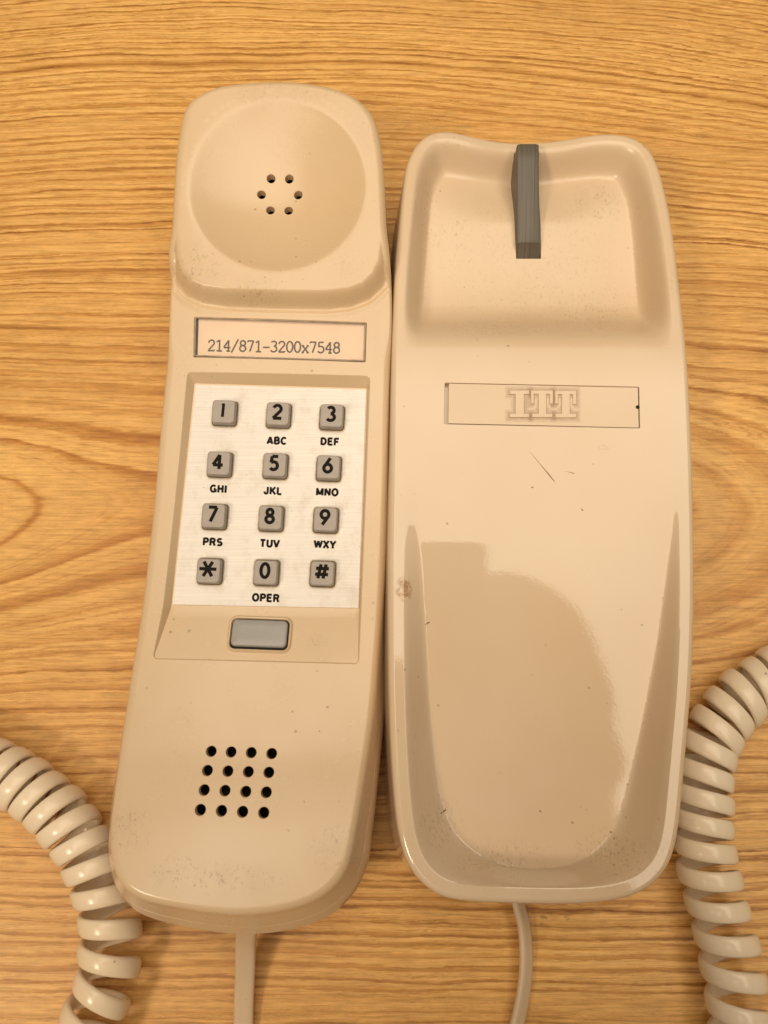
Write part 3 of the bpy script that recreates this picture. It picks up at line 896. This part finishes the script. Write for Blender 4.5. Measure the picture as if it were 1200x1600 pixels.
o = m.build('recall_button', mat_btn, None, (0, 0, 0), sharp=60, weld=.001); o.parent = hand
o.location = Vector(rb)*S - hand.location + Vector((0, .00012, .0002)); o.rotation_euler = MR.to_euler()
bm = bmesh.new(); bm.from_mesh(o.data); bmesh.ops.recalc_face_normals(bm, faces=bm.faces); bm.to_mesh(o.data); bm.free()

# ---------------------------------------------------------------- cradle base
def rimz(x, y):
    dip = 5.5*np.exp(-((x-43.5)/17)**2)*sm((y-84)/20)
    return 33.0 - dip + .0*y
BASE_PX = [(613, 500), (616.5, 430), (622, 360), (631, 276), (639, 247), (652, 224), (672, 209), (698, 206), (725, 211), (750, 217), (779, 222), (825, 223.5), (858, 222), (892, 217), (925, 211.5), (955, 210), (985, 214.5), (1010, 229), (1026, 255), (1037, 292), (1050, 355), (1062, 451), (1073, 555), (1079, 659), (1083, 780), (1085, 900), (1084, 1000), (1080, 1087), (1073, 1173), (1066, 1255), (1058, 1316), (1043, 1358), (1013, 1389), (975, 1405), (930, 1412), (872, 1414), (785, 1412), (725, 1409), (688, 1401), (657, 1379), (635, 1346), (622, 1300), (616, 1250), (611, 1173), (608, 1087), (607, 1000), (607, 900), (608, 800), (610, 700), (611, 600)]
M_b = ccw(catmull([on(*p, lambda x, y: rimz(x, y)-1.0)[:2] for p in BASE_PX], 460)); M_b = relax(M_b, 5)
N_b = normals2(M_b)
for _ in range(8): N_b = .5*N_b + .25*np.roll(N_b, 1, 0) + .25*np.roll(N_b, -1, 0)
N_b /= np.linalg.norm(N_b, axis=1)[:, None]
Lb0 = M_b - N_b*1.6
def soft_clip(t, k=.12):
    """ramp 0..1 with rounded shoulders"""
    t = np.asarray(t, float)
    f = lambda u: np.where(u < -k, 0, np.where(u > k, u, (u+k)**2/(4*k)))
    return f(t) - f(t-1)
DPY, DPZ = [-110, -92, -78, -60, -45, -30, -15, -2, 8, 60], [15.3, 15.1, 14.0, 10.9, 7.6, 4.1, 1.2, .12, 0, 0]
FLOOR_B = ccw(catmull([on(*p, lambda x, y: 33 - np.interp(y, DPY, DPZ))[:2] for p in [(650, 560), (651, 700), (656, 830), (661, 910), (666, 1000), (671, 1100), (678, 1190), (688, 1250), (706, 1296), (738, 1330), (785, 1350), (835, 1356), (885, 1351), (926, 1332), (956, 1298), (978, 1245), (996, 1170), (1013, 1085), (1028, 1000), (1040, 910), (1049, 830), (1054, 700), (1052, 560)]], 330))
_dy = np.arange(-112, 62, .5); _dz = np.interp(_dy, DPY, DPZ)
for _ in range(90): _dz[1:-1] = .25*_dz[:-2] + .5*_dz[1:-1] + .25*_dz[2:]
def basef(x, y):
    x = np.asarray(x, float); y = np.asarray(y, float)
    d = dist_to(x, y, M_b)
    top = rimz(x, y)
    # earpiece pocket
    q_ = np.clip((y - 38.5)/21, 0, 1)
    dep = (12.2 - 4.0*sm((y-60)/40))*(q_**3*(q_*(6*q_ - 15) + 10))
    w = 3.6 + 1.2*sm((y-88)/14)
    wall = soft_clip((d - 4.3)/w, .32)
    z = top - np.minimum(dep, 13)*wall*(1 - .0*y)
    # mouthpiece pocket, deepening towards the cord end
    dp2 = np.interp(y, _dy, _dz)
    di = dist_to(x, y, FLOOR_B); di = np.where(inside(x, y, FLOOR_B), 0, di); do = np.maximum(d - 3.9, 0)
    wall2 = soft_clip((do/(do + di + 1e-6) - .03)/.94, .27)
    z = z - dp2*wall2
    # crown across the bridge
    z = z - .35*(np.clip(np.abs(x-43)/40, 0, 1))**3*(1-wall)*0
    return z
base = thing('telephone_cradle', 'cream telephone cradle base with two hollows, empty, right of the handset', 'telephone base', (43, 0, 0))
bb = MB()
blab = polyloop([on(*p, basef)[:2] for p in [(694.5, 597.5), (999, 604), (1000.5, 669.5), (693.5, 663)]], .35, 36)
slot = polyloop([on(*p, basef)[:2] for p in [(803, 238), (843.5, 238), (846, 404.5), (806, 404.5)]], .25, 12)
_in = M_b - N_b*3.9
_nr = _in[np.argmin(((FLOOR_B[:, None, :] - _in[None])**2).sum(2), axis=1)]
_nr = relax(_nr, 4); _kk = FLOOR_B[:, 1] < 22
rings_ = [(FLOOR_B + (_nr - FLOOR_B)*t_)[_kk] for t_ in (-.25, -.12, 0, .08, .17, .27, .37, .47, .57, .67, .75)]
def in_wall(x, y):
    di = dist_to(x, y, FLOOR_B); di = np.where(inside(x, y, FLOOR_B), 0, di); do = dist_to(x, y, M_b) - 3.2
    return (di > 0) & (do > 0) & (y < 20)
upper = M_b[:, 1] > 24
sheet(bb, Lb0, basef, .95, [blab, slot], [(M_b - N_b*k)[upper] for k in np.arange(2.4, 9, .6)] + [(M_b - N_b*k)[~upper] for k in (2.2, 2.8, 3.3, 3.8, 4.3, 4.8)] + rings_, in_wall)
zr0 = basef(Lb0[:, 0], Lb0[:, 1])
ls = []
for a in (0, 20, 40, 60, 80):
    a = radians(a); ls.append(np.c_[Lb0 + N_b*1.6*sin(a), zr0 - 1.6*(1-cos(a))])
Pz = ls[-1].copy()
for k in (.15, .35, .6, .85): ls.append(np.c_[Pz[:, :2] + N_b*(2.6*k), Pz[:, 2]*(1-k) + 3*k])
ls.append(np.c_[Pz[:, :2] + N_b*2.6, np.full(len(Pz), 3.0)]); ls.append(np.c_[Pz[:, :2] + N_b*1.8, np.full(len(Pz), 1.2)]); ls.append(np.c_[Pz[:, :2] - N_b*.5, np.full(len(Pz), .6)])
bb.bridge(ls, flip=True)
recess(bb, blab, 1.8, lipr=.10, zf=basef)
recess(bb, slot, 5.0, lipr=.15, zf=basef, floor=True)
true_normals(bb.build('cradle_body', mat_base, base, (43, 0, 0), sharp=38, weld=.002), basef, (43, 0, 0))
# nameplate insert
ins = [on(*p, basef)[:2] for p in [(701, 599), (997.5, 605.3), (998.8, 668), (700, 661.3)]]
nf = NT('thin_dust_film'); tr_ = nf.n('ShaderNodeBsdfTransparent'); df_ = nf.n('ShaderNodeBsdfDiffuse'); df_.inputs[0].default_value = (.33, .22, .13, 1)
mxx = nf.n('ShaderNodeMixShader'); nf.l(nf.ramp(nf.noise(nf.scaled(700, 700, 1), 1, 3), [(.2, .06), (.8, .12)]), mxx.inputs[0])
nf.l(tr_.outputs[0], mxx.inputs[1]); nf.l(df_.outputs[0], mxx.inputs[2]); nf.l(mxx.outputs[0], nf.out.inputs[0]); mat_film = nf.m
mat_insert = plastic('aged_cream_insert', (.70, .55, .39), .16, specks=.3)
m = MB(); quad_sheet(m, ins, lambda x, y: basef(x, y) - .80, .12, .68, 20, 5)
ncen = (*np.mean(ins, 0), 33)
# little notch at the right end
np_ = m.build('name_plate', mat_insert, base, ncen, smooth=False)
nt = on(996.5, 636, basef)
m = MB(); q = circle(nt[0], nt[1], .55, 14); m.add(np.c_[q, basef(q[:, 0], q[:, 1]) + .02 - .03], [tuple(range(14))])
child_of_part(m, 'finger_notch', mat_dark, np_, (nt[0], nt[1], nt[2]), smooth=False)
# raised slab-serif emblem
def px6(a, b_): return on(590 + a/2.308, 560 + b_/2.308, basef)
def miter(P, d):
    """closed polygon moved outwards by d with sharp corners kept"""
    P = ccw(np.asarray(P, float)); n = len(P); out = []
    for i in range(n):
        u = P[i] - P[i-1]; v = P[(i+1) % n] - P[i]
        u /= np.linalg.norm(u); v /= np.linalg.norm(v)
        a = np.array([u[1], -u[0]]); b_ = np.array([v[1], -v[0]])
        m_ = a + b_; m_ /= np.linalg.norm(m_); out.append(P[i] + m_*d/max(m_ @ a, .4))
    return np.array(out)
ITT = [[(476,116),(546,116),(546,129),(528,129),(528,200),(546,200),(546,213),(476,213),(476,200),(497,200),(497,129),(476,129)],
       [(553,116),(632,116),(632,164),(621,164),(621,129),(608,129),(608,200),(630,200),(630,213),(557,213),(557,200),(580,200),(580,129),(563,129),(563,164),(553,164)],
       [(640,117),(716,117),(716,166),(704,166),(704,130),(693,130),(693,200),(716,200),(716,214),(641,214),(641,200),(664,200),(664,130),(650,130),(650,164),(640,164)]]
film = MB()
for k, L_ in enumerate(ITT):
    P = ccw(np.array([px6(*p)[:2] for p in L_])); m = MB()
    z_ = lambda Q, h: np.c_[Q, basef(Q[:, 0], Q[:, 1]) + h]
    T_ = miter(P, -.10)
    m.bridge([z_(miter(P, .02), -.14), z_(P, .14), z_(T_, .20)], flip=True)
    sheet(m, T_, lambda x, y: basef(x, y) + .20, 3.0)
    child_of_part(m, 'raised_letter', mat_insert, np_, (*P.mean(0), 33.0), smooth=False)
    for q_, dd in enumerate((1.25, .75, .35)):
        sheet(film, miter(P, dd), lambda x, y: basef(x, y) - .112 + .004*q_ + .0012*k, 3.0)
child_of_part(film, 'dust_film', mat_film, np_, (ncen[0], ncen[1], 33.0), smooth=False)
# scratches and dark nicks in the hollow
mat_scr = simple('scratch_dirt', (.20, .115, .06), .8)
def nick(a, b_, w, taper=.2):
    A_ = on(*a, basef)[:2]; B_ = on(*b_, basef)[:2]; d_ = (B_-A_)/np.linalg.norm(B_-A_); n_ = np.array([-d_[1], d_[0]])
    P = [(A_ + (B_-A_)*t_, w*s_/2) for t_, s_ in ((0, taper), (.4, .4), (.8, 1), (1, .5))]
    L_ = np.array([p + n_*h for p, h in P] + [p - n_*h for p, h in P[::-1]])
    mb = MB(); mb.add(np.c_[L_, basef(L_[:, 0], L_[:, 1]) + .015], [(0, 1, 6, 7), (1, 2, 5, 6), (2, 3, 4, 5)])
    mb.build('scratch', mat_scr, base, (*A_, 30), smooth=False)
nick((828, 706), (867, 753), .30); nick((882, 736), (898, 740), .22); nick((688, 1272), (697, 1265), .45, .8)
nick((830, 761), (833, 762), .45, 1); nick((908, 795), (911, 798), .4, .8); nick((664, 976), (671, 972), .45, .4)

# hook switch lever: a long tongue rising towards the top rim
xl = lambda px, z_, py: mm(px, py, z_)
def sec(py, z_, pl, pr):
    a = mm(pl, py, z_); b_ = mm(pr, py, z_); return a, b_
prof = [(224, 31.6, 809.5, 841), (225.5, 32.6, 808, 842.5), (229, 33.2, 807.5, 842.5), (250, 32.6, 807.5, 842.5), (300, 30.0, 807.5, 843), (345, 27.4, 807.5, 844), (374, 25.8, 808, 845), (379, 25.3, 808, 845), (383, 24.4, 808, 845), (404, 21.4, 806, 844)]
m = MB(); rings = []
for py, z_, pl, pr in prof:
    a, b_ = sec(py, z_, pl, pr); r = .7
    pts = [(a[0], a[1], 15.5), (a[0], a[1], z_-r), (a[0]+r*.3, a[1], z_-r*.3), (a[0]+r, a[1], z_), (b_[0]-r, b_[1], z_), (b_[0]-r*.3, b_[1], z_-r*.3), (b_[0], b_[1], z_-r), (b_[0], b_[1], 15.5)]
    rings.append(np.array(pts))
rings[0][1:7, 2] -= .3
m.bridge(rings, closed=False)
m.add(rings[0], [tuple(range(8))]); m.add(rings[-1], [tuple(range(8))[::-1]])
o = m.build('hook_lever', mat_hook, base, (*np.mean([rings[0][3], rings[-1][3]], 0)[:2], 25), sharp=35, weld=.001)
bm = bmesh.new(); bm.from_mesh(o.data); bmesh.ops.recalc_face_normals(bm, faces=bm.faces); bm.to_mesh(o.data); bm.free()

# ---------------------------------------------------------------- cords
def superell(n, a, b_, e=2.6):
    out = []
    for i in range(n):
        t_ = 2*pi*i/n; c, s = cos(t_), sin(t_)
        out.append((a*math.copysign(abs(c)**(2/e), c), b_*math.copysign(abs(s)**(2/e), s)))
    return out
def coil(path, radius, pitch_fn, phase, name, label, hand_=1, wid=5.0, thk=2.1, taper=None):
    P = catmull(path, 900, closed=False)
    s = np.r_[0, np.cumsum(np.linalg.norm(np.diff(P, axis=0), axis=1))]
    # turn angle along the path
    ph = [phase]
    for i in range(1, len(P)): ph.append(ph[-1] + 2*pi*(s[i]-s[i-1])/pitch_fn(s[i]))
    ph = np.array(ph)
    total = ph[-1] - phase; N = int(total/(2*pi)*30)
    q = np.linspace(ph[0], ph[-1], N)
    C = np.array([np.interp(q, ph, P[:, k]) for k in range(3)]).T
    T = np.gradient(C, axis=0); T /= np.linalg.norm(T, axis=1)[:, None]
    Zv = np.array([0, 0, 1.0])
    side = np.cross(T, Zv); side /= np.linalg.norm(side, axis=1)[:, None]
    upv = np.cross(side, T)
    rad = side*np.cos(q)[:, None] + upv*(np.sin(q)*hand_)[:, None]
    wob = 1 + .02*np.sin(q*.37)
    X = C + rad*(radius*wob)[:, None]
    Tx = np.gradient(X, axis=0); Tx /= np.linalg.norm(Tx, axis=1)[:, None]
    Bn = np.cross(Tx, rad); Bn /= np.linalg.norm(Bn, axis=1)[:, None]
    Rd = np.cross(Bn, Tx)
    sec_ = superell(14, wid/2, thk/2)
    rings = []
    for i in range(N): rings.append([X[i] + Bn[i]*a + Rd[i]*b_ for a, b_ in sec_])
    m = MB(); m.bridge(rings)
    m.add(rings[0], [tuple(range(14))]); m.add(rings[-1], [tuple(range(14))[::-1]])
    o = m.build(name, mat_cord, None, tuple(np.mean(C, 0)), sharp=80, weld=.0)
    bm = bmesh.new(); bm.from_mesh(o.data); bmesh.ops.recalc_face_normals(bm, faces=bm.faces); bm.to_mesh(o.data); bm.free()
    tag(o, label, 'telephone cord'); return o
def pth(l, z_=8.5): return [tuple(mm(*p, z_)) for p in l]
coil(pth([(-130, 1150), (-60, 1178), (0, 1205), (45, 1232), (90, 1270), (125, 1315), (150, 1360), (166, 1410), (172, 1450), (172, 1490), (165, 1535), (148, 1580), (128, 1630), (105, 1690)]),
     7.2, lambda s_: float(np.interp(s_, [0, 40, 55, 70, 90], [5.6, 5.7, 6.4, 7.6, 8.2])), 2.2,
     'coiled_cord', 'coiled cream cord at the lower left, partly under the handset', 1)
coil(pth([(1330, 1010), (1260, 1030), (1200, 1062), (1160, 1090), (1130, 1125), (1108, 1165), (1100, 1210), (1098, 1260), (1100, 1310), (1107, 1360), (1118, 1405), (1130, 1450), (1142, 1500), (1150, 1550), (1156, 1610), (1160, 1680)]),
     7.2, lambda s_: float(np.interp(s_, [0, 40, 80, 95, 115], [6.0, 6.0, 6.6, 8.0, 8.6])), 1.0,
     'coiled_cord', 'coiled cream cord at the right, curling beside the cradle base', 1)

def flat_cord(path, w, th, name, label, mat, tw=None, groove=True):
    P = catmull(path, 120, closed=False)
    T = np.gradient(P, axis=0); T /= np.linalg.norm(T, axis=1)[:, None]
    side = np.cross(T, np.array([0, 0, 1.0])); side /= np.linalg.norm(side, axis=1)[:, None]
    upv = np.cross(side, T); n = len(P)
    if tw is not None:
        a = np.interp(np.linspace(0, 1, n), *tw)
        s2 = side*np.cos(a)[:, None] + upv*np.sin(a)[:, None]; upv = np.cross(s2, T); side = s2
    prof_ = superell(22, w/2, th/2, 3.0)
    rings = []
    for i in range(n):
        r = []
        for a, b_ in prof_:
            g = -.28*th*math.exp(-(a/(w*.10))**2) if (groove and b_ > 0) else 0
            r.append(P[i] + side[i]*a + upv[i]*(b_ + g))
        rings.append(r)
    m = MB(); m.bridge(rings); m.add(rings[0], [tuple(range(22))]); m.add(rings[-1], [tuple(range(22))[::-1]])
    o = m.build(name, mat, None, tuple(np.mean(P, 0)), sharp=70)
    bm = bmesh.new(); bm.from_mesh(o.data); bmesh.ops.recalc_face_normals(bm, faces=bm.faces); bm.to_mesh(o.data); bm.free()
    tag(o, label, 'telephone cord'); return o
flat_cord([mm(387, 1430, 30), mm(387, 1441, 27.5), mm(385.5, 1454, 22.5), mm(384, 1476, 14.5), mm(383, 1520, 7), mm(381, 1570, 3.4), mm(380, 1630, 1.8), mm(378, 1720, 1.6)],
          5.3, 2.3, 'straight_cord', 'straight flat cream cord leaving the cord end of the handset', mat_cord2)
flat_cord([mm(806, 1385, 5), mm(810, 1412, 4.6), mm(819, 1450, 4), mm(822, 1500, 3.4), mm(818, 1550, 3), mm(806, 1610, 2.6), mm(790, 1690, 2.4)],
          4.6, 2.1, 'straight_cord', 'straight cream cord bending out from under the cradle base', mat_cord2, tw=([0, .3, 1], [.9, .8, .5]))

# ---------------------------------------------------------------- the photographer, seen only as a dark reflection in the cradle
def skin_body(name, joints, bones, mat, parent, sub=2):
    me = bpy.data.meshes.new(name)
    me.from_pydata([Vector(p[:3])*S for p in joints], bones, [])
    o = link(name, me, parent, mat)
    sk = o.modifiers.new('skin', 'SKIN'); sk.use_smooth_shade = True
    for v, p in zip(me.skin_vertices[0].data, joints):
        v.radius = (p[3]*S, (p[4] if len(p) > 4 else p[3])*S)
    me.skin_vertices[0].data[0].use_root = True
    ss = o.modifiers.new('smooth', 'SUBSURF'); ss.levels = sub; ss.render_levels = sub
    return o
mat_shirt = simple('dark_shirt_cloth', (.06, .055, .06), .9)
mat_skin = simple('skin', (.42, .25, .17), .55)
mat_hair = simple('brown_hair', (.05, .03, .02), .7)
mat_phone = simple('black_phone_shell', (.02, .02, .022), .3)
pers = thing('person', 'person in dark shirt over the table, seen only reflected in the cradle', 'person', (-60, -420, 0))
cy, cz = -DIST*sin(TILT), DIST*cos(TILT)
J = [(60, -470, 160, 150, 110), (60, -440, 330, 160, 110), (65, -370, 500, 165, 105), (70, -325, 590, 60), (70, -290, 640, 52),
     (-100, -375, 520, 62), (-185, -320, 380, 46), (-95, -215, 300, 36), (-66, -160, 290, 27, 20), (-50, -140, 292, 30, 14),
     (230, -375, 520, 62), (190, -330, 380, 46), (135, -262, 312, 40), (108, -180, 294, 40, 22), (98, -128, 294, 36, 15)]
Bn_ = [(0, 1), (1, 2), (2, 3), (3, 4), (2, 5), (5, 6), (6, 7), (7, 8), (8, 9), (2, 10), (10, 11), (11, 12), (12, 13), (13, 14)]
for o in [skin_body('shirt', J[:4] + J[5:8] + J[10:13], [(0, 1), (1, 2), (2, 3), (2, 4), (4, 5), (5, 6), (2, 7), (7, 8), (8, 9)], mat_shirt, pers)]:
    o.location = -pers.location
HX = 120
hd = skin_body('head', [(HX-50, -325, 585, 54), (HX-42, -285, 650, 60), (HX-40, -235, 690, 78, 88), (HX-40, -185, 715, 74, 84)], [(0, 1), (1, 2), (2, 3)], mat_skin, pers); hd.location = -pers.location
hr = skin_body('hair', [(HX-40, -270, 725, 76, 86), (HX-40, -230, 765, 82, 88), (HX-40, -185, 765, 70, 78)], [(0, 1), (1, 2)], mat_hair, pers); hr.location = -pers.location
for sx, x0, jj in ((-1, -50, J[7:10]), (1, 76, J[12:15])):
    jo = list(jj); bo = [(0, 1), (1, 2)]
    for i, (dx, dy, ln) in enumerate(((0, 6, 60), (0, -12, 64), (0, -30, 58), (0, -47, 46))):
        n0 = len(jo); y_ = -92 + dy*1.1; st_ = sx*(3, 12, 19, 24)[i]
        jo += [(x0 + st_, y_, 298, 10.5), (x0 - sx*6 + st_*.5, y_ + 3, 286, 9.5), (x0 - sx*26, y_ + 5, 280, 7.5)]
        bo += [(2, n0), (n0, n0+1), (n0+1, n0+2)]
    n0 = len(jo); jo += [(x0 - sx*8, -170, 318, 10), (x0 - sx*28, -140, 322, 9)]; bo += [(2, n0), (n0, n0+1)]
    hnd = skin_body('hand', jo, bo, mat_skin, pers); hnd.location = -pers.location
cellm = MB()
def prism(mb, w, h, r, t):
    q = rrect(w, h, r, 4); mb.bridge([np.c_[q*.985, np.zeros(len(q))], np.c_[q, np.full(len(q), 1.)], np.c_[q, np.full(len(q), t-1)], np.c_[q*.985, np.full(len(q), t)]])
    mb.add(np.c_[q*.985, np.zeros(len(q))], [tuple(range(len(q)))[::-1]]); mb.add(np.c_[q*.985, np.full(len(q), t)], [tuple(range(len(q)))])
prism(cellm, 67, 138, 10, 7.3)
ph_ = cellm.build('mobile_phone', mat_phone, None, (0, 0, 0))
off = Matrix.Rotation(TILT, 3, 'X') @ Vector((23, -37, 12))
ph_.location = (Vector((0, cy, cz)) + off)*S; ph_.rotation_euler = (TILT, 0, 0)
tag(ph_, 'black mobile phone held above the table by the person, seen only as a reflection', 'mobile phone')
